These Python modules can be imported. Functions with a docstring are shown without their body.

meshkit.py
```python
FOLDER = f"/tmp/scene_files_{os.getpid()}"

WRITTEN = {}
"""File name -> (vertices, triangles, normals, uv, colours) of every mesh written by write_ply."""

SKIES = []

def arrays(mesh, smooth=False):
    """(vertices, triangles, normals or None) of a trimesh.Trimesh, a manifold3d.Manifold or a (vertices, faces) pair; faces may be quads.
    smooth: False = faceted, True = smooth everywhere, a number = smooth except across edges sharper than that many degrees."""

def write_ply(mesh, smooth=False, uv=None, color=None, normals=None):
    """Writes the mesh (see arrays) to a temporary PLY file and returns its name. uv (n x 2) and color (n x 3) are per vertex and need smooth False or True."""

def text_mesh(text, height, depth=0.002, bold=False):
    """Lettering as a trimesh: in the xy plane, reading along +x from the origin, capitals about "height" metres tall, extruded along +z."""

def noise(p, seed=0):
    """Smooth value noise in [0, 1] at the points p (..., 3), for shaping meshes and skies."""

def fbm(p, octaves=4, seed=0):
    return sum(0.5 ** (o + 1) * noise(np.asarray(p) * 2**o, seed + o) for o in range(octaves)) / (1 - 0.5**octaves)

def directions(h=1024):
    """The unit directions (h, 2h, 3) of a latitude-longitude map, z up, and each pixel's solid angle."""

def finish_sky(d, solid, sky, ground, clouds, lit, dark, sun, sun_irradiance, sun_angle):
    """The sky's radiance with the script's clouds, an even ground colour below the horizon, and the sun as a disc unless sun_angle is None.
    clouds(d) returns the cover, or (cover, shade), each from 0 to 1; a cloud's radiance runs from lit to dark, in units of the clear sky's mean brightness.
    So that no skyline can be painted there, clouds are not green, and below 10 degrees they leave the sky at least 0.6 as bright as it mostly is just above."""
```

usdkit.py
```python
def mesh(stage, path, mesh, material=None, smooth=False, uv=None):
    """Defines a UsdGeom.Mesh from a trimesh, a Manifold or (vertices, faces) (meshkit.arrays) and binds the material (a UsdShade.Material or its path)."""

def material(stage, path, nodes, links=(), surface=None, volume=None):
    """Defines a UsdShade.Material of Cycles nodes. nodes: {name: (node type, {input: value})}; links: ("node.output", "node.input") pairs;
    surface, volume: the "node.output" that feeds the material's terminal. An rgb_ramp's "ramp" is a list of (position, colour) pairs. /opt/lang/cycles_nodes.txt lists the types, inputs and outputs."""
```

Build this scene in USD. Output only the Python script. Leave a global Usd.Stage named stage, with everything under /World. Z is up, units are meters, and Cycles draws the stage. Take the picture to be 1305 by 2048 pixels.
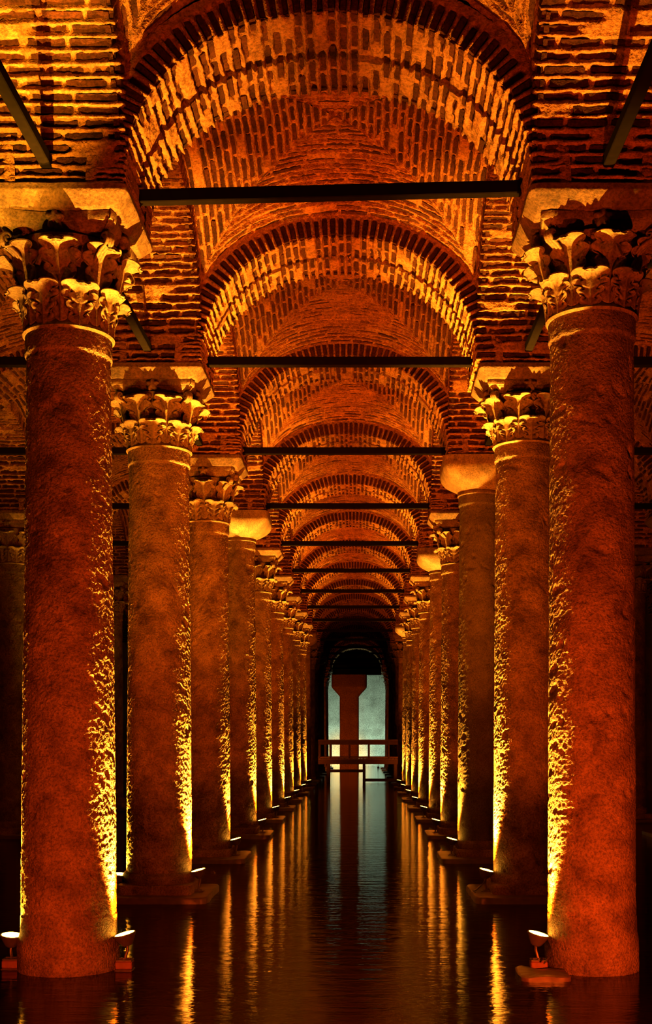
import math, numpy as np, trimesh, usdkit, meshkit
from pxr import Usd, UsdGeom, UsdLux, Gf, Sdf, UsdShade

stage = Usd.Stage.CreateInMemory()
UsdGeom.SetStageUpAxis(stage, 'Z'); UsdGeom.SetStageMetersPerUnit(stage, 1.0)
world = UsdGeom.Xform.Define(stage, '/World'); stage.SetDefaultPrim(world.GetPrim())
UsdGeom.Scope.Define(stage, '/World/Looks')
PI = math.pi
rng = np.random.default_rng(11)

# ------------------------------------------------------------------ camera, lights, exposure
EYE, F, VX, VY = 2.14, 2333.0, 722.0, 1478.0          # eye height over the water, focal length in pixels of 1305 x 2048, vanishing point
cam = UsdGeom.Camera.Define(stage, '/World/Camera')
cam.CreateHorizontalApertureAttr(36.0); cam.CreateVerticalApertureAttr(36.0 * 2048 / 1305)
cam.CreateFocalLengthAttr(F * 36 / 1305)
cam.CreateHorizontalApertureOffsetAttr(-(VX - 652.5) * 36 / 1305)
cam.CreateVerticalApertureOffsetAttr((VY - 1024) * 36 / 1305)
cam.CreateClippingRangeAttr(Gf.Vec2f(0.05, 500))
cam.AddTranslateOp().Set(Gf.Vec3d(0, 0, EYE)); cam.AddRotateXOp().Set(90)
cam.CreateExposureAttr(0.0)

AMBER = (1.0, 0.168, 0.003)        # the sodium-coloured floodlights of the cistern
GOLD = (1.0, 0.46, 0.02)
STRIP = (1.0, 0.42, 0.028)        # the clean core of a floodlight's beam
EMBER = (1.0, 0.115, 0.002)
RED = (1.0, 0.085, 0.004)          # the red floodlights
TEAL = (0.52, 0.80, 0.62)         # the greenish lamps behind the far arch
BEAM = 415.0                      # strength of one floodlight

# ------------------------------------------------------------------ naming, tagging
used = {}
def numbered(path):
    n = used.get(path, 0); used[path] = n + 1
    return path if n == 0 else f'{path}_{n:03d}'
def tag(p, label=None, cat=None, group=None, kind=None):
    p = p.GetPrim() if hasattr(p, 'GetPrim') else p
    for k, v in (('label', label), ('category', cat), ('group', group), ('kind', kind)):
        if v: p.SetCustomDataByKey(k, v)
    return p
def thing(name, label=None, cat=None, loc=(0, 0, 0), rz=0.0, group=None, kind=None):
    x = UsdGeom.Xform.Define(stage, numbered('/World/' + name))
    x.AddTranslateOp().Set(Gf.Vec3d(*map(float, loc))); x.AddRotateZOp().Set(float(rz))
    return tag(x, label, cat, group, kind)
def obj(name, mesh, mat, parent=None, smooth=False, **t):
    base = parent.GetPath().pathString if parent is not None else '/World'
    m = usdkit.mesh(stage, numbered(base + '/' + name), mesh, mat, smooth)
    if t: tag(m, **t)
    return m.GetPrim()
def proto(name):
    return stage.CreateClassPrim('/World/' + name)
def copy_of(pr, name, label, cat, loc, rz=0.0, group=None, kind=None, scale=None):
    x = UsdGeom.Xform.Define(stage, numbered('/World/' + name))
    x.AddTranslateOp().Set(Gf.Vec3d(*map(float, loc))); x.AddRotateZOp().Set(float(rz))
    if scale: x.AddScaleOp().Set(Gf.Vec3f(*scale))
    p = x.GetPrim(); p.GetReferences().AddInternalReference(pr.GetPath()); p.SetInstanceable(True)
    return tag(p, label, cat, group, kind)
ORD = ['first', 'second', 'third', 'fourth', 'fifth', 'sixth', 'seventh', 'eighth', 'ninth', 'tenth', 'eleventh', 'twelfth', 'thirteenth', 'fourteenth', 'fifteenth', 'sixteenth', 'seventeenth']

# ------------------------------------------------------------------ materials
def rough_stone(name, dark, light, scale=3.0, rough=0.8, bump=0.35, fine=60.0, spec=0.3, mid=0.5, stain=None):
    nodes = {
        'co': ('texture_coordinate', {}),
        'oi': ('object_info', {}),
        'n1': ('noise_texture', {'scale': scale, 'detail': 3.0, 'roughness': 0.65}),
        'r1': ('rgb_ramp', {'ramp': [(max(mid - .22, 0), dark), (min(mid + .2, 1), light)]}),
        'n2': ('noise_texture', {'scale': fine, 'detail': 2.0, 'roughness': 0.7}),
        'r2': ('rgb_ramp', {'ramp': [(0.33, (.45, .45, .45)), (0.58, (1, 1, 1))]}),  # fine mottling, its bump hollows darkened in colour in place of relief shading
        'mul': ('mix', {'mix_type': 'multiply', 'fac': 1.0}),
        'rr': ('map_range', {'from_min': 0.0, 'from_max': 1.0, 'to_min': 0.72, 'to_max': 1.12}),
        'hv': ('hsv', {}),
        'bp': ('bump', {'strength': bump, 'distance': 0.02}),
        'p': ('principled_bsdf', {'roughness': rough, 'specular_ior_level': spec}),
    }
    links = [('co.object', 'n1.vector'), ('co.object', 'n2.vector'), ('n1.fac', 'r1.fac'), ('n2.fac', 'r2.fac'), ('r1.color', 'mul.color1'), ('r2.color', 'mul.color2'),
             ('oi.random', 'rr.value'), ('rr.result', 'hv.value'), ('mul.color', 'hv.color'), ('hv.color', 'p.base_color'), ('n2.fac', 'bp.height'), ('bp.normal', 'p.normal')]
    return usdkit.material(stage, '/World/Looks/' + name, nodes, links, surface='p.BSDF')
def plain(name, col, rough=0.6, metal=0.0, spec=0.4):
    return usdkit.material(stage, '/World/Looks/' + name, {'n': ('noise_texture', {'scale': 14.0, 'detail': 4.0}), 'co': ('texture_coordinate', {}),
        'r': ('rgb_ramp', {'ramp': [(0.3, tuple(c * .7 for c in col)), (0.7, col)]}), 'p': ('principled_bsdf', {'roughness': rough, 'metallic': metal, 'specular_ior_level': spec})},
        [('co.object', 'n.vector'), ('n.fac', 'r.fac'), ('r.color', 'p.base_color')], surface='p.BSDF')
M = {}
M['shaft'] = rough_stone('column_stone', (.075, .036, .02), (.32, .19, .105), scale=3.2, rough=.7, bump=1.0, fine=44)
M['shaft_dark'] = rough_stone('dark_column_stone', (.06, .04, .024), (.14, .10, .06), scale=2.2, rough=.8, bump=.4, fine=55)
M['marble'] = rough_stone('carved_marble', (.12, .065, .032), (.30, .18, .09), scale=5, rough=.65, bump=.25, fine=45)
M['impost'] = rough_stone('impost_stone', (.08, .04, .017), (.22, .115, .05), scale=4, rough=.8, bump=.45, fine=30)
M['mortar'] = rough_stone('lime_mortar', (.17, .068, .022), (.38, .16, .055), scale=3.8, rough=.9, bump=1.0, fine=27, spec=.15)
M['brick'] = rough_stone('thin_red_brick', (.022, .0055, .002), (.075, .020, .007), scale=3.0, rough=.9, bump=.6, fine=32, spec=.12)
M['wall'] = rough_stone('back_wall_plaster', (.30, .28, .22), (.62, .60, .48), scale=.9, rough=.9, bump=.4, fine=14)
M['side_wall'] = rough_stone('side_wall_brick', (.16, .06, .03), (.30, .12, .06), scale=1.2, rough=.9, bump=.5, fine=14)
M['soot'] = plain('sooty_infill', (.018, .012, .008), .95, spec=.05)  # near-black colour: the shade of the unlit infill is painted in
M['pier'] = rough_stone('pier_plaster', (.30, .13, .06), (.48, .22, .10), scale=1.0, rough=.9, bump=.3, fine=18)
M['iron'] = plain('dark_iron', (.006, .004, .003), .95, spec=.03)
M['lamp_metal'] = plain('lamp_housing_metal', (.16, .12, .09), .45, .6)
M['cable'] = plain('black_cable', (.05, .035, .03), .4)
M['wood'] = plain('bridge_timber', (.15, .065, .03), .6)
M['worn_wood'] = plain('worn_timber', (.42, .22, .08), .5)  # lighter copy of the bridge timber, light on its edges put into the colour
M['wet'] = plain('wet_stone', (.10, .055, .033), .35, spec=.4)
M['red_brick'] = plain('footing_brick', (.24, .075, .035), .6)
M['bed'] = plain('basin_floor', (.08, .05, .03), .9)
def emit(name, col, s):
    return usdkit.material(stage, '/World/Looks/' + name, {'e': ('emission', {'color': col, 'strength': s})}, [], surface='e.emission')
M['glow'] = emit('lamp_glow', (1.0, .46, .035), 30.0)
M['glow_red'] = emit('red_lamp_glow', (1.0, .16, .03), 5.0)
M['glow_teal'] = emit('teal_lamp_glow', (.55, .85, .65), 5.0)
M['water'] = usdkit.material(stage, '/World/Looks/still_water', {
    'g': ('geometry', {}),
    'm1': ('mapping', {'scale': (1.1, 3.6, 1.0)}), 'n1': ('noise_texture', {'scale': 1.6, 'detail': 3.0, 'roughness': .55, 'distortion': .3}),
    'm2': ('mapping', {'scale': (2.0, 6.0, 1.0)}), 'n2': ('noise_texture', {'scale': 6.0, 'detail': 2.0, 'roughness': .5}),
    'mx': ('math', {'math_type': 'multiply_add', 'value2': 0.22}),
    'bp': ('bump', {'strength': 0.22, 'distance': 0.03}),
    'p': ('principled_bsdf', {'base_color': (.006, .0025, .001), 'roughness': 0.055, 'ior': 1.2, 'specular_ior_level': 0.5})},
    [('g.position', 'm1.vector'), ('m1.vector', 'n1.vector'), ('g.position', 'm2.vector'), ('m2.vector', 'n2.vector'), ('n2.fac', 'mx.value1'), ('n1.fac', 'mx.value3'),
     ('mx.value', 'bp.height'), ('bp.normal', 'p.normal')], surface='p.BSDF')

# ------------------------------------------------------------------ mesh helpers
def grid_faces(nu, nv, wrap=False):
    i = np.arange(nu - 1)[:, None]; j = np.arange(nv if wrap else nv - 1)[None, :]
    a = i * nv + j; b = i * nv + (j + 1) % nv; c = a + nv; d = b + nv
    q = np.stack([a, b, d, c], -1).reshape(-1, 4)
    return np.vstack([q[:, [0, 1, 2]], q[:, [0, 2, 3]]])
def cat(parts):
    vs, fs, n = [], [], 0
    for v, f in parts:
        vs.append(np.asarray(v, float)); fs.append(np.asarray(f) + n); n += len(v)
    return np.vstack(vs), np.vstack(fs)
BOXF = np.array([[0, 2, 1], [0, 3, 2], [4, 5, 6], [4, 6, 7], [0, 1, 5], [0, 5, 4], [1, 2, 6], [1, 6, 5], [2, 3, 7], [2, 7, 6], [3, 0, 4], [3, 4, 7]])
def box(x0, x1, y0, y1, z0, z1, ch=0.0):
    if ch <= 0:
        return np.array([[x0, y0, z0], [x1, y0, z0], [x1, y1, z0], [x0, y1, z0], [x0, y0, z1], [x1, y0, z1], [x1, y1, z1], [x0, y1, z1]], float), BOXF
    pts = []
    for x, sx in ((x0, 1), (x1, -1)):
        for y, sy in ((y0, 1), (y1, -1)):
            for z, sz in ((z0, 1), (z1, -1)):
                pts += [[x, y + sy * ch, z + sz * ch], [x + sx * ch, y, z + sz * ch], [x + sx * ch, y + sy * ch, z]]
    h = trimesh.convex.convex_hull(np.array(pts))
    return np.array(h.vertices), np.array(h.faces)
def lathe(prof, n=48, wob=0.0, seed=0):
    prof = np.asarray(prof, float); th = np.linspace(0, 2 * PI, n, endpoint=False)
    v = np.stack([prof[:, None, 0] * np.cos(th), prof[:, None, 0] * np.sin(th), np.repeat(prof[:, None, 1], n, 1)], -1).reshape(-1, 3)
    if wob:
        r = 1 + wob * (meshkit.fbm(v * 9 + 50, 3, seed) - .5)
        v[:, :2] *= r[:, None]
    f = grid_faces(len(prof), n, True)
    return v, f
def capped_lathe(prof, n=48, **k):
    return lathe([(1e-4, prof[0][1])] + list(prof) + [(1e-4, prof[-1][1])], n, **k)
def tube(pts, r, n=8):
    pts = np.asarray(pts, float); out = []
    t = np.gradient(pts, axis=0); t /= np.linalg.norm(t, axis=1, keepdims=True) + 1e-9
    up = np.array([.13, .21, 1.0]); 
    for p, d in zip(pts, t):
        a = np.cross(d, up)
        if np.linalg.norm(a) < .1: a = np.cross(d, [1, 0, 0])
        a /= np.linalg.norm(a); b = np.cross(d, a)
        th = np.linspace(0, 2 * PI, n, endpoint=False)
        out.append(p + r * (np.cos(th)[:, None] * a + np.sin(th)[:, None] * b))
    v = np.vstack(out + [pts[:1], pts[-1:]]); m = len(pts); f = grid_faces(m, n, True)
    j = np.arange(n); c0, c1 = m * n, m * n + 1
    f = np.vstack([f, np.stack([np.full(n, c0), (j + 1) % n, j], 1), np.stack([np.full(n, c1), (m - 1) * n + j, (m - 1) * n + (j + 1) % n], 1)])
    return v, f
def loft(rings):
    n = len(rings[0]); v = np.vstack(rings + [rings[0].mean(0)[None], rings[-1].mean(0)[None]])
    f = grid_faces(len(rings), n, True); j = np.arange(n); c = len(rings) * n
    return v, np.vstack([f, np.stack([np.full(n, c), (j + 1) % n, j], 1), np.stack([np.full(n, c + 1), c - n + j, c - n + (j + 1) % n], 1)])
def smoothstep(a, b, x):
    t = np.clip((x - a) / (b - a), 0, 1); return t * t * (3 - 2 * t)
def moved(m, d):
    return np.asarray(m[0]) + np.asarray(d, float), m[1]
def project(p):
    d = np.maximum(p[..., 1], .01)
    return VX + F * p[..., 0] / d, VY - F * (p[..., 2] - EYE) / d, d

# ------------------------------------------------------------------ the plan of the cistern
BAY, X0, Y0 = 4.9, -0.285, 10.93           # bay width; middle of the nave; depth of the nearest visible columns
HALF = 1.79; TH = BAY - 2 * HALF            # clear half span; thickness of the arches and piers
ZS, RISE, RING, PEXP = 7.04, 1.63, 0.27, 2.15
PITCH, VP = 0.10, 0.0895                       # course height in the arches and in the vaults
BL, BG = 0.34, 0.04                         # brick length and head joint
def hsh(i, j, seed): return (np.sin(i * 12.9898 + j * 78.233 + seed * 3.7) * 43758.5453) % 1.0
XL, XR = X0 - BAY / 2, X0 + BAY / 2
def yk(k): return Y0 + BAY * k
def curve(s, a, rise):
    return rise * np.power(np.clip(1 - np.power(np.clip(np.abs(s) / a, 0, 1), PEXP), 0, 1), 1 / PEXP)

def slots(a, b, L, gap, seed, pitch=PITCH, skip=.08, head=.75):
    """Course pattern: 1 where a brick lies. a across the courses (m), b along them; edges roughened."""
    n1 = meshkit.noise(np.stack([a * 16, b * 9, np.full_like(a, seed * 3.7)], -1), seed) - .5
    n2 = meshkit.noise(np.stack([a * 40, b * 30, np.full_like(a, seed * 1.7)], -1), seed + 5) - .5
    n0 = meshkit.noise(np.stack([a * 5, b * 3.1, np.full_like(a, seed * 2.3)], -1), seed + 11) - .5
    aa = a + .020 * n1 + .018 * n0
    ia = np.floor(a / pitch); fa = (aa / pitch - ia)
    off = (np.sin(ia * 127.1 + seed * 3.1) * 43758.5453) % 1.0
    bb = b / (L + gap) + off; ib = np.floor(bb); fb = (bb - ib) * (L + gap)
    w = .27
    ma = smoothstep(w - .20, w + .05, fa + .2 * n2 - .16 * (hsh(ia, np.floor(b * 2.3), seed + 2) - .5)) * (1 - smoothstep(1 - w - .05, 1 - w + .20, fa + .2 * n2))
    mb = smoothstep(gap * .35, gap * .8, fb + .02 * n2) * (1 - smoothstep(L + gap - gap * .8, L + gap - gap * .35, fb + .02 * n2))
    return ma * (1 - head + head * mb) * (hsh(ia, ib, seed) > skip)
def brick_box(c, ea, eb, n, la, lb, lo, hi, r):
    """a brick: half sizes la, lb along ea, eb, from lo to hi along n, its corners a little worn."""
    j = lambda s: (r.random(8) - .5) * s
    sa = np.array([-1, 1, 1, -1, -1, 1, 1, -1]) * la + j(.008); sb = np.array([-1, -1, 1, 1, -1, -1, 1, 1]) * lb + j(.02)
    sn = np.array([lo] * 4 + [hi] * 4) + j(.008)
    return c + sa[:, None] * ea + sb[:, None] * eb + sn[:, None] * n, BOXF

def finish_brickwork(root, mortar, bricks, individual):
    """bricks: (verts, faces, centre, normal, area) in world-like coordinates of the camera when individual."""
    obj('mortar', mortar, M['mortar'], root, smooth=True)
    rest = bricks
    if individual:
        loc = np.array(individual)
        score = []
        for v, f, c, n, ar in bricks:
            p = c + loc; px, py, d = project(p)
            vis = (-60 < px < 1365) and (-60 < py < 2100) and p[1] > 4
            face = float(np.dot(n, np.array([0, 0, EYE]) - p) / np.linalg.norm(np.array([0, 0, EYE]) - p))
            score.append(ar * max(face, .02) / d ** 2 if vis else 0)
        order = np.argsort(score)[::-1]
        pick = [i for i in order[:300] if score[i] > 0]; left = set(range(len(bricks))) - set(pick)
        for i in pick: obj('brick', bricks[i][:2], M['brick'], root)
        rest = [bricks[i] for i in sorted(left)]
    if rest: obj('brickwork', cat([b[:2] for b in rest]), M['brick'], root, kind='stuff')

# ---- a rib arch: its soffit and both faces, laid in radial brick courses. Local: spans x, thickness along y, springing at z = ZS
def build_arch(root, seed, rise=RISE, da=.0128, individual=None, rotate=False):
    skip = .08 if rotate else .16
    r = np.random.default_rng(seed)
    s = np.linspace(-1, 1, 4001); xs = HALF * np.sign(s) * (1 - (1 - np.abs(s)) ** 2)    # denser at the springing
    zs = curve(xs, HALF, rise)
    arc = np.concatenate([[0], np.cumsum(np.hypot(np.diff(xs), np.diff(zs)))])
    total = arc[-1]; na = int(total / da)
    A = np.linspace(0, total, na)
    def at(a):
        x = np.interp(a, arc, xs); z = np.interp(a, arc, zs)
        e = .01; tx = np.interp(a + e, arc, xs) - np.interp(a - e, arc, xs); tz = np.interp(a + e, arc, zs) - np.interp(a - e, arc, zs)
        l = np.hypot(tx, tz); return x, z, tx / l, tz / l
    HR = RING + .08; T = TH
    U = np.concatenate([np.linspace(-HR, -.012, 12), np.linspace(0, T, int(T / .034)), np.linspace(T + .012, T + HR, 12)])
    x, z, tx, tz = at(A)
    nx, nz = tz, -tx                                                   # inward normal (to the room)
    a2, u2 = np.meshgrid(A, U, indexing='ij')
    front = u2 < 0; back = u2 > T
    yl = np.where(front, 0, np.where(back, T, u2)) - T / 2
    rad = np.where(front, -u2, np.where(back, u2 - T, 0.0))           # how far outwards from the soffit
    wob = .012 * (meshkit.noise(np.stack([a2 * 2.2, u2 * 2.2, np.full_like(a2, seed)], -1), seed) - .5)
    m = slots(a2, np.where(front, u2 * .9, np.where(back, u2, u2)), BL, BG, seed, PITCH, skip)
    mface = smoothstep(.25 - .1, .29, a2 / PITCH % 1) * (1 - smoothstep(.71, .85, a2 / PITCH % 1)) * (rad < RING - .02)
    mf0 = smoothstep(.25 - .1, .29, a2 / PITCH % 1) * (1 - smoothstep(.71, .85, a2 / PITCH % 1))
    m = np.maximum(m, mf0 * (1 - smoothstep(.015, .06, np.minimum(u2, T - u2))))
    m = np.where(front | back, mface, m)
    grit = .019 * (meshkit.noise(np.stack([a2 * 30, u2 * 22, np.full_like(a2, seed)], -1), seed + 2) - .5)
    disp = wob + grit - .056 * m - .02 * m * (front | back)
    fr = front.astype(float); bk = back.astype(float); so = 1 - fr - bk
    e0 = 1 - smoothstep(0, .05, u2); e1 = 1 - smoothstep(0, .05, T - u2)       # the slots run round the edge
    yl = yl + .076 * m * so * (e0 - e1); rad = rad + .056 * m * (fr + bk) * (1 - smoothstep(0, .05, rad))
    P = np.stack([x[:, None] + nx[:, None] * (disp * so - rad), yl - disp * fr + disp * bk, ZS + z[:, None] + nz[:, None] * (disp * so - rad)], -1)
    mv, mf = P.reshape(-1, 3), grid_faces(na, len(U))
    bricks = []
    for i in range(int(total / PITCH)):
        ac = (i + .5) * PITCH; bx, bz, btx, btz = (float(q) for q in at(np.array(ac)))
        ea = np.array([btx, 0, btz]); n = np.array([btz, 0, -btx]); eb = np.array([0, 1.0, 0])
        off = (math.sin(i * 127.1 + seed * 3.1) * 43758.5453) % 1.0
        Lg = BL + BG
        k0 = math.floor(off); 
        for ib in range(k0, int(T / Lg + off) + 1):
            b0 = (ib - off) * Lg + BG / 2; b1 = b0 + BL
            b0c, b1c = max(b0, .012), min(b1, T - .012)
            if b1c - b0c < .05 or hsh(i, ib, seed) <= skip: continue
            hi = -.033 + r.normal() * .010
            yc = (b0c + b1c) / 2 - T / 2
            c = np.array([bx, yc, ZS + bz])
            edge0, edge1 = b0 < .04, b1 > T - .04
            lo = -RING + .02 if (edge0 or edge1) else -.08
            v, f = brick_box(c, ea, eb, n, .026, (b1c - b0c) / 2, lo, hi, r)
            nn = n if not edge0 else n + np.array([0, -.4, 0])
            bricks.append((v, f, c, nn / np.linalg.norm(nn), .06 * (b1c - b0c)))
        # faces of the ring: the ends of the voussoirs
        for yf, sy in ((-T / 2, -1), (T / 2, 1)):
            c = np.array([bx, yf, ZS + bz]); rr = r.normal() * .006
            v, f = brick_box(c - n * (RING * .5), ea, n, np.array([0, sy, 0.0]), .026, RING * .5 - .018, -.09, -.048 + rr, r)
            bricks.append((v, f, c - n * RING * .5, np.array([0, sy, 0.0]), .06 * RING))
    if rotate:
        R = np.array([[0, -1, 0], [1, 0, 0], [0, 0, 1.0]])
        mv = mv @ R.T; bricks = [(v @ R.T, f, c @ R.T, n @ R.T, a) for v, f, c, n, a in bricks]
    finish_brickwork(root, (mv, mf), bricks, individual)

# ---- a groin vault whose courses run in concentric squares. Local: centred on the bay
DOME = 0.34
def vault_z(m, n):
    return ZS + curve(n, HALF + RING, RISE + RING) + DOME * (1 - (m / HALF) ** 2)
def build_vault(root, seed, da=.0115, nq=100, individual=None):
    r = np.random.default_rng(seed)
    ms = np.linspace(.002, HALF + .02, int(HALF / da)); q = np.linspace(-1, 1, nq); q = np.sign(q) * (1 - (1 - np.abs(q)) ** 1.25)
    m2, q2 = np.meshgrid(ms, q, indexing='ij'); n2 = m2 * q2
    z = vault_z(m2, n2); e = 1e-3
    zm = (vault_z(m2 + e, n2) - vault_z(m2 - e, n2)) / (2 * e); zn = (vault_z(m2, np.abs(n2) + e) - vault_z(m2, np.maximum(np.abs(n2) - e, 0))) / (e + np.minimum(np.abs(n2), e)) * np.sign(n2)
    seg = np.hypot(np.diff(n2, axis=1), np.diff(z, axis=1)); arc = np.concatenate([np.zeros((len(ms), 1)), np.cumsum(seg, 1)], 1); arc -= arc[:, -1:] / 2
    nl = np.sqrt(zm ** 2 + zn ** 2 + 1)
    parts, bricks = [], []
    for c in range(4):
        sd = seed + 31 * c
        mask = slots(m2, arc, BL, BG, sd, VP, .05, .5) * (1 - smoothstep(.955, 1, np.abs(q2)))
        wob = .02 * (meshkit.noise(np.stack([m2 * 2.5, n2 * 2.5, np.full_like(m2, sd)], -1), sd) - .5) * (1 - smoothstep(.9, 1, np.abs(q2)))
        grit = .019 * (meshkit.noise(np.stack([m2 * 30, arc * 22, np.full_like(m2, sd)], -1), sd + 2) - .5)
        d = wob + grit - .056 * mask
        L = np.stack([m2 + d * zm / nl, n2 + d * zn / nl, z - d / nl], -1).reshape(-1, 3)
        ca, sa = math.cos(c * PI / 2), math.sin(c * PI / 2); R = np.array([[ca, -sa, 0], [sa, ca, 0], [0, 0, 1.0]])
        parts.append((L @ R.T, grid_faces(len(ms), nq)))
        for i in range(int(HALF / VP)):
            mc = (i + .5) * VP
            nn = np.linspace(-mc, mc, 400); zz = vault_z(np.full(400, mc), nn)
            ac = np.concatenate([[0], np.cumsum(np.hypot(np.diff(nn), np.diff(zz)))]); ac -= ac[-1] / 2
            off = (math.sin(i * 127.1 + sd * 3.1) * 43758.5453) % 1.0; Lg = BL + BG
            for ib in range(int(math.floor(ac[0] / Lg + off)), int(ac[-1] / Lg + off) + 1):
                b0 = (ib - off) * Lg + BG / 2; b1 = b0 + BL
                b0, b1 = max(b0, ac[0] + .03), min(b1, ac[-1] - .03)
                if b1 - b0 < .07 or hsh(i, ib, sd) <= .05: continue
                nb = np.interp([(b0 + b1) / 2, b0, b1], ac, nn); zb = np.interp([(b0 + b1) / 2, b0, b1], ac, zz)
                eb = np.array([0, nb[2] - nb[1], zb[2] - zb[1]]); eb /= np.linalg.norm(eb)
                ea = np.array([1, 0, -2 * DOME * mc / HALF ** 2]); ea -= eb * np.dot(ea, eb); ea /= np.linalg.norm(ea)
                n = np.cross(ea, eb); n = n if n[2] < 0 else -n
                cc = np.array([mc, nb[0], (zb[0] * 2 + zb[1] + zb[2]) / 4])
                v, f = brick_box(cc, ea, eb, n, .0225, (b1 - b0) / 2, -.07, -.033 + r.normal() * .011, r)
                bricks.append((v @ R.T, f, cc @ R.T, n @ R.T, .06 * (b1 - b0)))
    finish_brickwork(root, cat(parts), bricks, individual)

# ------------------------------------------------------------------ setting: water, floor, walls
def water():
    v, f = np.array([[-12.54, -3, 0], [11.99, -3, 0], [11.99, 90.99, 0], [-12.54, 90.99, 0]], float), np.array([[0, 1, 2], [0, 2, 3]])
    obj('water', (v, f), M['water'], label='dark still water mirroring the lit columns', cat='water', kind='stuff')
water()
obj('floor', box(-12.9, 12.4, -3, 91.5, -.9, -.75), M['bed'], label='sunken stone floor of the cistern under the water', cat='floor', kind='structure')
def wall(name, b, mat, label):
    obj(name, b, mat, label=label, cat='wall', kind='structure')
wall('wall_back', box(-12.55, 12.0, 91, 91.5, -.75, 10), M['wall'], 'pale greenish lit wall closing the far end of the nave')
wall('wall_left', box(-12.9, -12.55, -3, 92, -.75, 10), M['side_wall'], 'dark wall beyond the left side aisle')
wall('wall_right', box(12.0, 12.4, -3, 92, -.75, 10), M['side_wall'], 'dark wall beyond the right side aisle')

# ------------------------------------------------------------------ vaults and arches
ARCH_RISE = {0: 1.50, 1: 1.63, 2: 1.68}
for k in (-1, 0, 1):
    loc = (X0, yk(k) + BAY / 2, 0)
    t = thing('vault', f'brick groin vault laid in concentric squares, {("nearest bay cut by the top edge", "first full bay of the nave", "second full bay of the nave")[k + 1]}', 'vault', loc, kind='structure')
    build_vault(t, 100 + k, da=.0145 if k < 0 else .0118, nq=80 if k < 0 else 100, individual=loc)
for k in (0, 1, 2):
    loc = (X0, yk(k), 0)
    t = thing('arch', f'brick rib arch spanning the nave between the {ORD[k]} pair of columns', 'arch', loc, kind='structure')
    build_arch(t, 200 + k, rise=ARCH_RISE[k], individual=loc)
for side, x in (('left', XL), ('right', XR)):
    for k in (-1, 0, 1):
        loc = (x, yk(k) + BAY / 2, 0)
        t = thing('arch', f'brick arcade arch of the {side} column row, {("coming towards the camera from the first column", "from the first column to the second", "from the second column to the third")[k + 1]}', 'arch', loc, kind='structure')
        build_arch(t, 300 + k + (20 if side == 'left' else 40), individual=loc, rotate=True)
pv = [proto('vault_prototype'), proto('vault_prototype_001')]
for i, p in enumerate(pv): build_vault(p, 500 + i * 7, da=.0145, nq=72)
pa = proto('arch_prototype'); build_arch(pa, 600, da=.0165)
pl = proto('arcade_arch_prototype'); build_arch(pl, 640, da=.0165, rotate=True)
KEND = 15
AISLES = [(0, 'nave'), (-1, 'left aisle'), (1, 'right aisle'), (-2, 'outer left aisle'), (2, 'outer right aisle')]
for a, nm in AISLES:
    x = X0 + a * BAY
    for k in range(-1, KEND + 1 if a == 0 else 11):
        if a == 0 and k <= 1: continue
        copy_of(pv[(k + a) % 2], 'vault', f'shadowy brick groin vault over the {ORD[k + 1]} bay of the {nm}', 'vault', (x, yk(k) + BAY / 2, 0), 90 * ((k * 3 + a) % 4), kind='structure')
    for k in range(0, KEND + 1 if a == 0 else 11):
        if a == 0 and k <= 2: continue
        copy_of(pa, 'arch', f'brick rib arch across the {nm} at the {ORD[k]} pair of columns', 'arch', (x, yk(k), 0), 180 * (k % 2), kind='structure')
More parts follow.
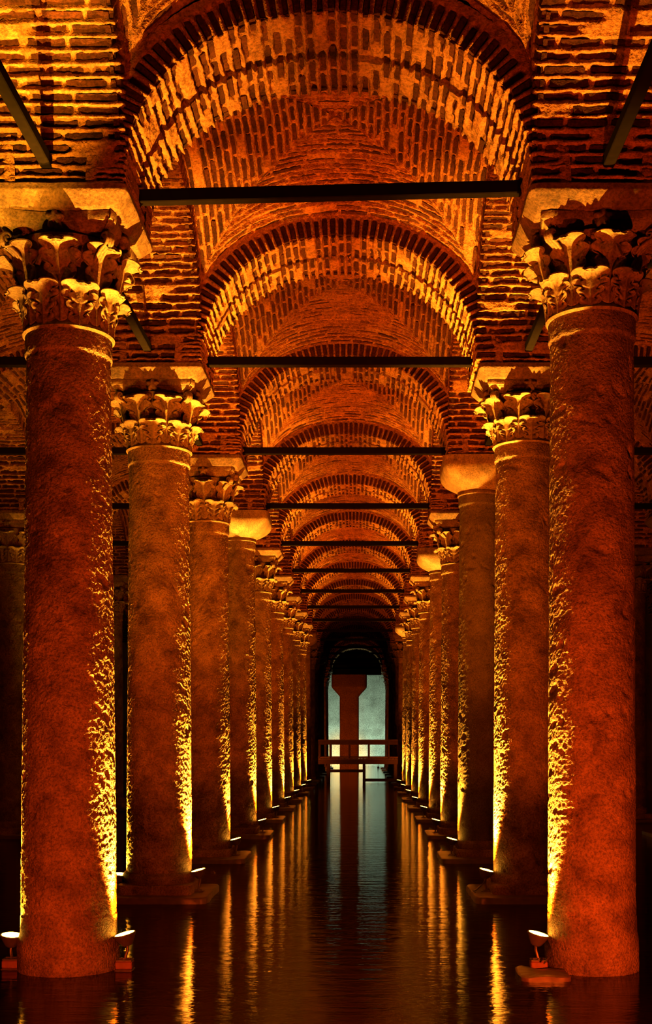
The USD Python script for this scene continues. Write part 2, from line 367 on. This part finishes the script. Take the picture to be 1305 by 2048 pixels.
for i, nm in ((-1, 'left'), (1, 'right'), (-3, 'outer left'), (3, 'outer right')):
    x = X0 + i * BAY / 2
    for k in range(-1, KEND + 1 if abs(i) == 1 else 10):
        if abs(i) == 1 and k <= 1: continue
        copy_of(pl, 'arch', f'brick arcade arch along the {nm} column row, {ORD[k + 1]} bay', 'arch', (x, yk(k) + BAY / 2, 0), 180 * (k % 2), kind='structure')

# ------------------------------------------------------------------ columns
def shaft_mesh(z0, z1, r0, r1, seed, nth, nz, amp, chips=1.0, collar=True):
    z = np.linspace(z0, z1, nz); t = np.clip((z - 0) / (z1 - 0), 0, 1)
    r = r0 + (r1 - r0) * t ** 1.2
    if collar: r = r + .022 * smoothstep(z1 - .20, z1 - .17, z)        # the fillet under the capital
    th = np.linspace(0, 2 * PI, nth, endpoint=False)
    z2, t2 = np.meshgrid(z, th, indexing='ij'); r2 = np.repeat(r[:, None], nth, 1)
    p = np.stack([r2 * np.cos(t2), r2 * np.sin(t2), z2], -1)
    q = p.copy(); q[..., 2] = q[..., 2] * .75 + .35 * p[..., 0] + .3 * p[..., 1]      # slanting tool marks
    ch1 = 1 - np.abs(2 * meshkit.noise(q * [23, 23, 34] + 9, seed) - 1); ch2 = 1 - np.abs(2 * meshkit.noise(q * [44, 44, 60] + 5, seed + 1) - 1)
    d = amp * 1.0 * (ch1 - .5) + amp * .8 * (ch2 - .5) + amp * .5 * (meshkit.noise(q * 60 + 2, seed + 7) - .5)
    broad = meshkit.fbm(p * 3.1 + 31, 3, seed + 2)
    pits = np.clip(.36 - meshkit.noise(q * 13 + 77, seed + 3), 0, 1) * .09 * chips
    calm = .35 + .65 * smoothstep(.38, .6, meshkit.fbm(p * 1.7 + 3, 2, seed + 9))
    d = d * (.5 + .5 * calm) + .010 * (broad - .5) - pits * smoothstep(.42, .6, broad)
    d = d * (1 - .6 * smoothstep(z1 - .2, z1 - .16, z2))
    p[..., 0] += d * np.cos(t2); p[..., 1] += d * np.sin(t2)
    v = p.reshape(-1, 3)
    return v, grid_faces(nz, nth, True)

def leaf_mesh(r_base, r_mid, z0, H, W, curl, nt=44, ns=21, lobes=4.0, stem=.7):
    """An acanthus leaf on a bell: returns (verts, faces) around angle 0."""
    t = np.linspace(0, 1, nt); s = np.linspace(-1, 1, ns)
    tc = .72
    up = np.clip(t / tc, 0, 1); ang = np.clip((t - tc) / (1 - tc), 0, 1) * 2.6
    rc = curl
    zc = z0 + (H - rc) * up + rc * np.sin(ang) * (t > tc)
    rr = r_base + (r_mid - r_base) * up ** 1.8 + .012 + rc * (1 - np.cos(ang)) * (t > tc)
    wid = W * (stem + (1.12 - stem) * smoothstep(.2, .74, t)) * (1 - .5 * smoothstep(.82, 1, t))
    lob = np.abs(np.sin(lobes * PI * t + .3)) ** .7
    wid = wid * (.60 + .40 * lob)
    t2, s2 = np.meshgrid(t, s, indexing='ij'); q = np.abs(s2)
    w2 = wid[:, None] * s2
    ph = lobes * t2 - .75 * q                                               # ribs fan out and up from the midrib
    rel = .020 * (1 - q) ** 5 + .0075 * np.cos(2 * PI * ph) * smoothstep(.08, .4, q) * smoothstep(.04, .2, t2) + .030 * q ** 2.2 * smoothstep(.05, .4, t2)
    for i in range(int(lobes) - 1):                                          # drilled eyes between the lobes
        te = (i + .95) / lobes
        rel = rel - .040 * np.exp(-(((t2 - te) * H) / .015) ** 2 - (((q - .66) * W) / .013) ** 2)
    rad = rr[:, None] + rel
    zz = zc[:, None] + (.30 * H / lobes) * q ** 1.5 * (1 - smoothstep(.66, .8, t2)) + .018 * s2 ** 2 * smoothstep(.7, 1, t2)
    a = w2 / np.maximum(rr[:, None], .2)
    front = np.stack([rad * np.cos(a), rad * np.sin(a), zz], -1)
    # thickness: back sheet along the normal
    du = np.gradient(front, axis=0); dv = np.gradient(front, axis=1); n = np.cross(du, dv); n /= np.linalg.norm(n, axis=-1, keepdims=True) + 1e-9
    sgn = np.sign((n * np.stack([np.cos(a), np.sin(a), 0 * a], -1))[: nt // 2].sum()); n = n * sgn
    backp = front - n * (.022 * (1 - .5 * np.abs(s2))[..., None])
    F1 = grid_faces(nt, ns); N = nt * ns
    i = np.arange(nt - 1); side = []
    for col in (0, ns - 1):
        p0, p1 = i * ns + col, (i + 1) * ns + col
        side += [np.stack([p0, p1, p1 + N], 1), np.stack([p0, p1 + N, p0 + N], 1)]
    jj = np.arange(ns - 1)
    for row in (0, nt - 1):
        p0, p1 = row * ns + jj, row * ns + jj + 1
        side += [np.stack([p0, p1 + N, p1], 1), np.stack([p0, p0 + N, p1 + N], 1)]
    return np.vstack([front.reshape(-1, 3), backp.reshape(-1, 3)]), np.vstack([F1, F1[:, ::-1] + N] + side)

def rotz(m, a):
    c, s = math.cos(a), math.sin(a)
    return np.asarray(m[0]) @ np.array([[c, -s, 0], [s, c, 0], [0, 0, 1.0]]).T, m[1]
def abacus_ring(half, z, n=160, conc=.10, seed=0, wear=.02):
    th = np.linspace(0, 2 * PI, n, endpoint=False) + PI / 4
    # concave square with cut corners
    side = np.floor((th - PI / 4) / (PI / 2)); mid = (side + 1) * PI / 2
    u = np.tan(np.clip(th - mid, -PI / 4, PI / 4))
    d = half * (1 - conc * (1 - u ** 2)); cut = np.clip(np.abs(u) - .86, 0, 1) * .6 * half
    x, y = d - cut, u * d
    p = np.stack([x * np.cos(mid) - y * np.sin(mid), x * np.sin(mid) + y * np.cos(mid), np.full(n, z)], -1)
    w = wear * (meshkit.fbm(p * 7 + 40, 3, seed) - .5) * 2
    p[:, :2] *= (1 + w)[:, None]
    p[:, 2] += wear * .8 * (meshkit.fbm(p * 5 + 90, 3, seed + 3) - .5)
    return p
def spiral(r, turns=1.6, n=40):
    t = np.linspace(0, 1, n); a = -PI / 2 + turns * 2 * PI * t; rad = r * (1 - .8 * t)
    return rad * np.cos(a), rad * np.sin(a)
def corinthian(parent, z0, H, r, half, seed, mat, detail=1):
    """capital part with sub-parts: leaves in two rows, volutes, helices, fleurons, abacus."""
    s = H / 1.0
    ts = np.linspace(0, 1, 20)
    bell = capped_lathe([(r * 1.06, z0), (r * 1.10, z0 + .02), (r * 1.04, z0 + .05)] + [(r * (.98 + .30 * t ** 2.4), z0 + .05 + (H * .82 - .05) * t) for t in ts[1:]], 48)
    cap = obj('capital', bell, mat, parent, smooth=40)
    nt, ns = (64, 29) if detail else (26, 13)
    low = leaf_mesh(r * 1.02, r * 1.10, z0 + .03, .34 * s, r * .40, .062, nt, ns, 4.0, .66)
    high = leaf_mesh(r * 1.02, r * 1.24, z0 + .05, .66 * s, r * .44, .085, nt, ns, 5.0, .46)
    for i in range(8): obj('acanthus_leaf', rotz(low, (i + .5) * PI / 4 + seed * .1), mat, cap, smooth=True)
    for i in range(8): obj('acanthus_leaf', rotz(high, i * PI / 4 + seed * .1), mat, cap, smooth=True)
    zt = z0 + H
    for i in range(4):
        a = PI / 4 + i * PI / 2
        # corner volute: a scroll under the abacus corner, carried by a leaf-like stalk
        x, y = spiral(.062 * s)
        pts = np.stack([half * 1.18 - .02 + x, np.zeros_like(x), zt - .235 * s + y], -1)
        stalk = np.stack([np.linspace(r * 1.15, half * 1.18 - .02, 9), np.zeros(9), zt - .235 * s - .062 * s - .13 * s * (1 - np.linspace(0, 1, 9)) ** 1.6], -1)
        w = np.vstack([stalk[:-1], pts])
        v1 = tube(w + [0, .028, 0], .017, 7); v2 = tube(w - [0, .028, 0], .017, 7); v3 = tube(w, .02, 7)
        obj('volute', rotz(cat([v1, v2, v3]), a), mat, cap, smooth=50)
        for sg in (-1, 1):
            b = i * PI / 2 + sg * .17
            x, y = spiral(.055 * s, 1.4, 26)
            hel = np.stack([np.full(26, r * 1.28), sg * (.05 - x) * 1.0 - sg * .07, zt - .26 * s + y], -1)
            st = np.stack([np.full(6, r * 1.24), sg * np.linspace(.09, .03, 6), np.linspace(zt - .46 * s, zt - .32 * s, 6)], -1)
            obj('helix', rotz(cat([tube(hel, .02, 6), tube(st, .024, 6)]), b), mat, cap, smooth=50)
        fl = trimesh.creation.icosphere(3, .075); fv = np.array(fl.vertices)
        an = np.arctan2(fv[:, 1], fv[:, 2]); fv *= (1 + .22 * np.cos(5 * an) * (np.hypot(fv[:, 1], fv[:, 2]) / .075) ** 2)[:, None]
        fv[:, 0] *= .75
        obj('fleuron', rotz((fv + [half * .915, 0, zt - .075 * s], np.array(fl.faces)), i * PI / 2), mat, cap, smooth=True)
    rings = [abacus_ring(half * k, zz, seed=seed, wear=w) for k, zz, w in ((.80, zt - .165 * s, .01), (.84, zt - .15 * s, .012), (.93, zt - .105 * s, .015), (.94, zt - .085 * s, .02), (.98, zt - .08 * s, .02), (1.0, zt - .05 * s, .03), (1.0, zt - .005, .03), (.98, zt, .02))]
    obj('abacus', loft(rings), mat, cap, smooth=35)
def square_ring(half, z, n=120, p=9.0, wear=.012, seed=0):
    th = np.linspace(0, 2 * PI, n, endpoint=False); c, s = np.cos(th), np.sin(th)
    rr = half / np.power(np.abs(c) ** p + np.abs(s) ** p, 1 / p)
    q = np.stack([rr * c, rr * s, np.full(n, z)], -1)
    w = wear * 2 * (meshkit.fbm(q * 6 + 20, 3, seed) - .5)
    q[:, :2] *= (1 + w)[:, None]; q[:, 2] += wear * .8 * (meshkit.fbm(q * 5 + 60, 3, seed + 5) - .5)
    return q
def impost(parent, z0, z1, b, seed):
    h = z1 - z0; t = .675
    rings = [square_ring(b, z0, seed=seed, p=14)]
    for u in np.linspace(.08, .62, 6): rings.append(square_ring(b + (t - b) * u / .62, z0 + h * u, seed=seed, p=18))
    rings += [square_ring(t, z0 + h * .70, seed=seed, p=22), square_ring(t, z0 + h * .95, seed=seed, p=22), square_ring(t - .012, z1, seed=seed, p=22)]
    obj('impost_block', loft(rings), M['impost'], parent, smooth=40)
def cushion(parent, z0, z1, r, seed, mat):
    rings = []
    for u in np.linspace(0, 1, 26):
        g = math.sin(min(u / .74, 1) * PI / 2)
        half = r * 1.02 + (.685 - r * 1.02) * g ** .92; p = 2 + 9 * g ** 2
        rings.append(square_ring(half, z0 + .05 + (z1 - z0 - .05) * u, p=p, wear=.008, seed=seed))
    cap = obj('capital', loft(rings), mat, parent, smooth=40)
    obj('neck_ring', capped_lathe([(r * 1.0, z0 - .02), (r * 1.09, z0), (r * 1.10, z0 + .03), (r * 1.05, z0 + .06)], 56, wob=.02, seed=seed), mat, cap, smooth=40)
def base_parts(parent, kind, r, seed):
    if kind == 'round':
        obj('base', lathe([(r * .98, .52), (r * 1.015, .5), (r * 1.02, .36), (r * 1.05, .3), (r * 1.075, .2), (r * 1.08, .08), (r * 1.07, -.3), (r * 1.07, -.75)], 96, wob=.05, seed=seed), M['shaft'], parent, smooth=50)
    if kind in ('plinth', 'plain_plinth'):
        obj('base', lathe([(r * 1.0, .36), (r * 1.06, .35), (r * 1.12, .31), (r * 1.13, .27), (r * 1.08, .23), (r * 1.07, .2)], 72, wob=.03, seed=seed), M['shaft'], parent, smooth=50)
        obj('plinth', loft([square_ring(r * 1.15, z, p=12, wear=.014, seed=seed) for z in (-.1, .05, .19)] + [square_ring(r * 1.12, .21, p=12, wear=.014, seed=seed)]), M['shaft'], parent, smooth=40)
        obj('footing', loft([square_ring(.74, z, p=14, wear=.03, seed=seed + 4) for z in (-.75, -.02, .065)] + [square_ring(.725, .085, p=14, wear=.03, seed=seed + 4)]), M['wet'], parent, smooth=40)

def make_column(t, spec, seed, fine):
    zt, r0, r1, kind, base, amp = spec
    nth, nz = (204, 540) if fine else (150, 420)
    sm = shaft_mesh(-.75, zt, r0, r1, seed, nth, nz, amp)
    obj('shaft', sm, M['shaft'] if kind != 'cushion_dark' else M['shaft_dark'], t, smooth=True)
    base_parts(t, base, r0, seed)
    if kind == 'corinthian':
        zc = zt + (6.86 - zt)
        corinthian(t, zt, zc - zt, r1 + .01, .56, seed, M['marble'], 1 if fine else 0)
        impost(t, zc, ZS, .575, seed)
    else:
        cushion(t, zt, ZS, r1 + .01, seed, M['marble'])

NEAR = {('left', 0): (5.86, .435, .375, 'corinthian', 'round', .011), ('left', 1): (6.0, .435, .395, 'corinthian', 'plinth', .010),
        ('right', 0): (6.02, .405, .38, 'corinthian', 'round', .007), ('right', 1): (6.07, .42, .385, 'corinthian', 'plinth', .008),
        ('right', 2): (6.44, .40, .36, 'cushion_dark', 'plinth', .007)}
LOOK = {('left', 0): 'massive rough red-lit column with carved leafy capital, nearest at left', ('left', 1): 'rough column with yellow-lit leafy capital, second in the left row',
        ('right', 0): 'smooth tall red-lit column with leafy capital, nearest at right', ('right', 1): 'orange-lit column with leafy capital, second in the right row',
        ('right', 2): 'dark brown column with plain swelling block capital, third in the right row'}
pc = [proto('column_prototype'), proto('column_prototype_001')]
make_column(pc[0], (5.93, .41, .37, 'corinthian', 'plinth', .013), 71, False)
make_column(pc[1], (6.45, .38, .335, 'cushion', 'plinth', .013), 72, False)
PLAIN = {('left', 3), ('left', 9), ('left', 12), ('right', 4), ('right', 8)}
XOFF = {('right', 1): .06, ('right', 2): -.04, ('left', 3): .06}
for side, x in (('left', XL), ('right', XR)):
    for k in range(-1, KEND + 1):
        loc = (x + XOFF.get((side, k), 0), yk(k), 0); key = (side, k)
        if key in NEAR:
            t = thing('column', LOOK[key], 'column', loc, group='columns along the nave', kind='thing')
            make_column(t, NEAR[key], 40 + 3 * k + (side == 'right'), k < 2)
        else:
            pln = key in PLAIN
            lab = f'column with {"plain block" if pln else "carved leafy"} capital, {ORD[k] if k >= 0 else "behind the camera"} in the {side} row'
            copy_of(pc[int(pln)], 'column', lab, 'column', loc, 90 * (k % 4), group='columns along the nave', kind='thing')
for i, nm in ((-3, 'left'), (3, 'right'), (-5, 'far left'), (5, 'far right')):
    for k in range(0, 11):
        if abs(i) == 5: continue
        pln = (k * 5 + i) % 4 == 1
        copy_of(pc[int(pln)], 'column', f'shadowed column with {"plain" if pln else "leafy"} capital, {ORD[k]} in the row beyond the {nm} aisle', 'column', (X0 + i * BAY / 2, yk(k), 0), 90 * (k % 4), group='columns of the side aisles', kind='thing')

# ------------------------------------------------------------------ tie beams
def bar(p, q, w, h):
    p, q = np.array(p, float), np.array(q, float); d = q - p; l = np.linalg.norm(d)
    m = box(-w / 2, w / 2, 0, l, -h / 2, h / 2, .008)
    ey = d / l; ex = np.cross(ey, [0, 0, 1]); ex /= np.linalg.norm(ex); ez = np.cross(ex, ey)
    return m[0] @ np.stack([ex, ey, ez]) , m[1]
for a, nm in ((0, 'nave'), (-1, 'left aisle'), (1, 'right aisle')):
    for k in range(0, KEND + 1 if a == 0 else 9):
        l = HALF + .04; dz = (.0, .0)
        if a == 0 and k == 0: dz = (-.045, .045)
        x = X0 + a * BAY
        t = thing('tie_beam', f'straight dark tie beam across the {nm} at the {ORD[k]} pair of columns', 'beam', (x - l, yk(k), 7.255 + dz[0]), group='tie beams across the vaults')
        tag(t, kind='thing'); obj('bar', bar((0, 0, 0), (2 * l, 0, dz[1] - dz[0]), .10, .12), M['iron'], t)
for side, x in (('left', XL - .04), ('right', XR + .02)):
    for k in range(-1, 8):
        l = HALF + .04
        t = thing('tie_beam', f'slanting dark tie beam along the {side} row in front of the {ORD[k + 1]} column', 'beam', (x, yk(k) + BAY / 2 - l, 7.23), group='tie beams along the column rows')
        tag(t, kind='thing'); obj('bar', bar((0, 0, 0), (0, 2 * l, 0), .10, .105), M['iron'], t)

# ------------------------------------------------------------------ floodlights
def spot(parent, pos, to, power, col, angle, soft=.6, radius=.035):
    L = UsdLux.SphereLight.Define(stage, numbered(parent.GetPath().pathString + '/beam'))
    L.CreateRadiusAttr(radius); L.CreateIntensityAttr(power); L.CreateColorAttr(Gf.Vec3f(*col)); L.CreateNormalizeAttr(True)
    sh = UsdLux.ShapingAPI.Apply(L.GetPrim()); sh.CreateShapingConeAngleAttr(angle); sh.CreateShapingConeSoftnessAttr(soft)
    z = -np.asarray(to, float); z /= np.linalg.norm(z)
    x = np.cross([0, 1, 0.01], z); x /= np.linalg.norm(x); y = np.cross(z, x)
    L.AddTransformOp().Set(Gf.Matrix4d(*[float(v) for v in (*x, 0, *y, 0, *z, 0, *pos, 1)]))
def disc_frame(m, n):
    n = np.asarray(n, float) / np.linalg.norm(n); x = np.cross([0, 1, 0], n); x /= np.linalg.norm(x); y = np.cross(n, x)
    return np.asarray(m[0]) @ np.stack([x, y, n]), m[1]
DISH = capped_lathe([(.035, -.11), (.05, -.10), (.075, -.06), (.095, -.02), (.105, -.005), (.105, .006), (.095, .006)], 28)
LENS = capped_lathe([(.094, -.001), (.094, .0065)], 14)
def floodlight(pos, tilt, label, power, col=AMBER, angle=62.0, group='floodlights at the column feet', glow='glow', block=False, cable=None, aim=None, strip=None):
    x, y, z = pos
    t = thing('floodlight', label, 'lamp', (x, y, 0), group=group)
    c = np.array([0, 0, z])
    obj('housing', moved(disc_frame(DISH, tilt), c), M['lamp_metal'], t, smooth=40)
    obj('lens', moved(disc_frame(LENS, tilt), c), M[glow], t, smooth=40, label='glowing lens')
    n = np.asarray(tilt, float) / np.linalg.norm(tilt); b = c - n * .1
    obj('bracket', cat([tube([b, b + [0, 0, -.05], [0, 0, .10]], .014, 8), tube([[-.05, 0, .10], [.05, 0, .10]], .012, 8), tube([[0, -.03, .10], [0, .03, .105]], .012, 8)]), M['lamp_metal'], t, smooth=40)
    obj('foot_plate', box(-.075, .075, -.06, .06, .085, .10, .004), M['lamp_metal'], t)
    if cable: obj('cable', tube(np.array(cable), .008, 7), M['cable'], t, smooth=True)
    spot(t, c + n * .045, aim if aim is not None else tilt, power, col, angle)
    if strip: spot(t, c + n * .045, strip[0], power * strip[1], strip[2], 17, 1.0)
    # the block it stands on
    if block and x:
        zb = .085
        bl = thing('footing_block', 'small block under the ' + label.replace('glowing ', '').replace('round ', '').replace('floodlight', 'lamp'), 'block', (x, y, 0), group='blocks under the floodlights')
        obj('brick', box(-.085, .085, -.075, .075, -.06, .012, .009), M['wet'], bl); obj('brick', box(-.078, .078, -.065, .065, .013, .0849, .009), M['red_brick'], bl); obj('pad', box(-.09, .09, -.1, .1, -.75, -.061, .01), M['wet'], bl)
LP = {}
for side, x, sg in (('left', XL, 1), ('right', XR, -1)):
    for k in range(0, 9):
        r = NEAR.get((side, k), (0, .41))[1] + .11
        cx = x + XOFF.get((side, k), 0)
        zl = .33 if k == 0 else .37
        pw = BEAM * {('left', 0): 1.0, ('left', 1): 1.25, ('right', 1): 1.6, ('right', 0): .65, ('right', 2): .35, ('left', 2): .55}.get((side, k), .8 if k < 6 else .55)
        cab = None
        if (side, k) in (('right', 0), ('right', 1), ('left', 2), ('left', 4), ('right', 2)):
            cab = [[.08 * -sg, -.06, zl - .04], [.11 * -sg, -.1, zl - .12], [.07 * -sg, -.13, zl - .2], [.05 * -sg, -.16, .12], [.02 * -sg, -.2, .096]] if k != 1 else \
                  [[0, -.05, zl - .1], [.05 * sg, -.1, zl - .16], [.16 * sg, -.16, zl - .25], [.2 * sg, -.2, .12], [.17 * sg, -.24, .096]]
        floodlight((cx + sg * r, yk(k) - .11, zl), (-sg * .25, -.06, 1), f'glowing round floodlight on the nave side of the {ORD[k]} {side} column', pw, aim=(sg * .14, .42, 1), angle=46, col=AMBER, cable=cab, block=k == 0, strip=((-sg * .07, .02, 1), 17.0, STRIP))
# outer sides and the far sides of the columns (hidden behind the shafts)
for side, x, sg, ks in (('left', XL, -1, (0, 1, 2, 3)), ('right', XR, 1, (1, 3))):
    for k in ks:
        r = NEAR.get((side, k), (0, .41))[1] + .085
        floodlight((x + sg * r, yk(k) - .06, .31), (-sg * .1, -.1, 1), f'glowing round floodlight on the aisle side of the {ORD[k]} {side} column', BEAM * (.5 if side == 'left' else .08), aim=(-sg * .05, .0, 1), col=GOLD, block=k == 0, strip=((-sg * .04, .015, 1), 12.0, STRIP))
for side, x, ks in (('left', XL, (-1, 0, 1, 2, 3, 4, 5)), ('right', XR, (-1, 0, 1, 2, 3, 4, 5))):
    for k in ks:
        pw = BEAM * ({-1: 14.0, 0: .38}.get(k, .36) if side == 'left' else {-1: .05, 0: .75, 1: .16}.get(k, .36))
        floodlight((x - (.6 if k == -1 else 0), yk(k) + .56, .31), (0, .2, 1), f'round floodlight hidden behind the {ORD[k] if k >= 0 else "nearest unseen"} {side} column', pw, aim=((-.02, .40, 1) if k == -1 else (0, .95, 1)), col=GOLD if (side == 'left' and k == -1) else EMBER, angle=11 if k == -1 else 36, block=k == 0)
# red floodlights behind the unseen columns, washing the nearest shafts
for side, x, pw in (('left', XL + .5, .55), ('right', XR - .1, 1.05)):
    floodlight((x, yk(-1) + .85, .35), (.0, .8, .6), f'red floodlight in front of the nearest {side} column', BEAM * pw, col=RED, glow='glow_red', angle=60, aim=(0, .8, .55))
for i, nm, sg, ks in ((-3, 'left', 1, (1, 3, 4, 6)), (3, 'right', -1, (2, 5))):
    for k in ks:
        floodlight((X0 + i * BAY / 2 + sg * .5, yk(k) - .06, .33), (-sg * .2, -.06, 1), f'glowing floodlight at the {ORD[k]} column beyond the {nm} aisle', BEAM * (.25 if i < 0 else .04), aim=(-sg * .05, 0, 1), col=GOLD, strip=((-sg * .035, .01, 1), 6.0, STRIP))

for side, x in (('left', XL), ('right', XR)):
    floodlight((x, yk(13) + .56, .31), (0, .4, 1), f'amber floodlight hidden behind the fourteenth {side} column', BEAM * (.34 if side == 'left' else .04), aim=(0, 1, .6), col=AMBER, angle=70)
    floodlight((x, yk(9) + .56, .31), (0, .4, 1), f'amber floodlight hidden behind the tenth {side} column', BEAM * .05, aim=(0, .6, 1), col=AMBER, angle=70)
# ------------------------------------------------------------------ far end: pier, infill, teal lamps, footbridge
def pier():
    t = thing('masonry_pier', 'broad reddish pier with flaring top standing in the far end of the nave', 'pier', (-.80, 81.5, 0), kind='thing')
    obj('shaft', loft([square_ring(.66, z, p=8, wear=.01, seed=5) for z in np.linspace(-.75, 5.1, 12)]), M['pier'], t, smooth=40)
    obj('capital', loft([square_ring(h, z, p=9, wear=.01, seed=6) for h, z in ((.66, 5.05), (.7, 5.15), (1.2, 5.72), (1.22, 5.77), (1.22, 6.58))]), M['pier'], t, smooth=40)
pier()
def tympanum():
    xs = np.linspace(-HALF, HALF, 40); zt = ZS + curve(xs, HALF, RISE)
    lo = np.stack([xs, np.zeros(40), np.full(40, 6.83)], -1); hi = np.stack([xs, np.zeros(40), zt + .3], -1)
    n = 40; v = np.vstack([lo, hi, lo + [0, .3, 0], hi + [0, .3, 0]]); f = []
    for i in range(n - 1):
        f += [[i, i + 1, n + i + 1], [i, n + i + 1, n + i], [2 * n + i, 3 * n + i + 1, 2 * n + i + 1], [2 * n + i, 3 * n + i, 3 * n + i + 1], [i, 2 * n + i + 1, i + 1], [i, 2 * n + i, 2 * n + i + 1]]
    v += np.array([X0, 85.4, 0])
    obj('lunette_infill', (v, np.array(f)), M['soot'], label='infill painted in black shade under the last arch of the nave', cat='wall', kind='structure')  # the darkness here is painted shade, so the lamps nearby barely show
tympanum()
for i, (x, y) in enumerate(((-2.2, 86.3), (1.3, 86.3))):
    floodlight((x, y, .4), (0, .45, 1), f'greenish lamp in front of the far wall, {"left" if i == 0 else "right"} of the pier', BEAM * .95, col=TEAL, glow='glow_teal', angle=75, group='lamps at the far wall', aim=(0, .9, 1), block=True)
floodlight((-1.2, 88.8, .3), (0, .9, .5), 'yellow lamp low in front of the far wall', BEAM * .5, col=GOLD, angle=50, group='lamps at the far wall', aim=(0, 1, .1), block=True)

def bridge():
    y = 57.4; t = thing('footbridge', 'wooden footbridge with railing crossing the far end of the nave', 'bridge', (0, y, 0))
    x0, x1 = -2.10, 1.95
    def B(name, *a): return obj(name, box(*a, .008), M['worn_wood' if name in ('handrail_cap', 'kick_rail', 'deck_plank') else 'wood'], t)  # caps, kick rails and planks take the timber with light painted in
    for yy, nm in ((0, 'near'), (1.15, 'far')):
        B('handrail', x0, x1, yy - .03, yy + .05, 1.86, 2.08)
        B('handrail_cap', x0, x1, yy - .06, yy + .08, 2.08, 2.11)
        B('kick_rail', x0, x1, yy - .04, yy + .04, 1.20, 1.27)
        for px in (x0 + .06, -1.50, -.56, .40, 1.38, x1 - .06):
            B('post', px - .045, px + .045, yy - .045, yy + .045, .98, 1.87)
    for i in range(28):
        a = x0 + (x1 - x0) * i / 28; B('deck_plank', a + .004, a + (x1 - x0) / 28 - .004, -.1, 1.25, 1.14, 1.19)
    for yy in (-.07, 1.15): B('bearer', x0, x1, yy, yy + .09, .90, 1.14)
    for px in (-1.60, .17, 1.72):
        for yy in (.0, 1.1): B('leg', px - .07, px + .07, yy, yy + .14, -.75, .95)
    B('brace', -1.7, .2, .02, .1, .50, .64); B('brace', .1, 1.75, .02, .1, .05, .19)
bridge()
# wet slab beside the nearest right lamp
sl = loft([square_ring(.23, z, p=8, wear=.08, seed=9) for z in (-.3, -.02, .03)] + [square_ring(.21, .045, p=8, wear=.08, seed=9)])
obj('wet_slab', moved(sl, (1.64, 10.50, 0)), M['wet'], label='wet flat stone at the waterline beside the nearest right column', cat='stone', smooth=40)
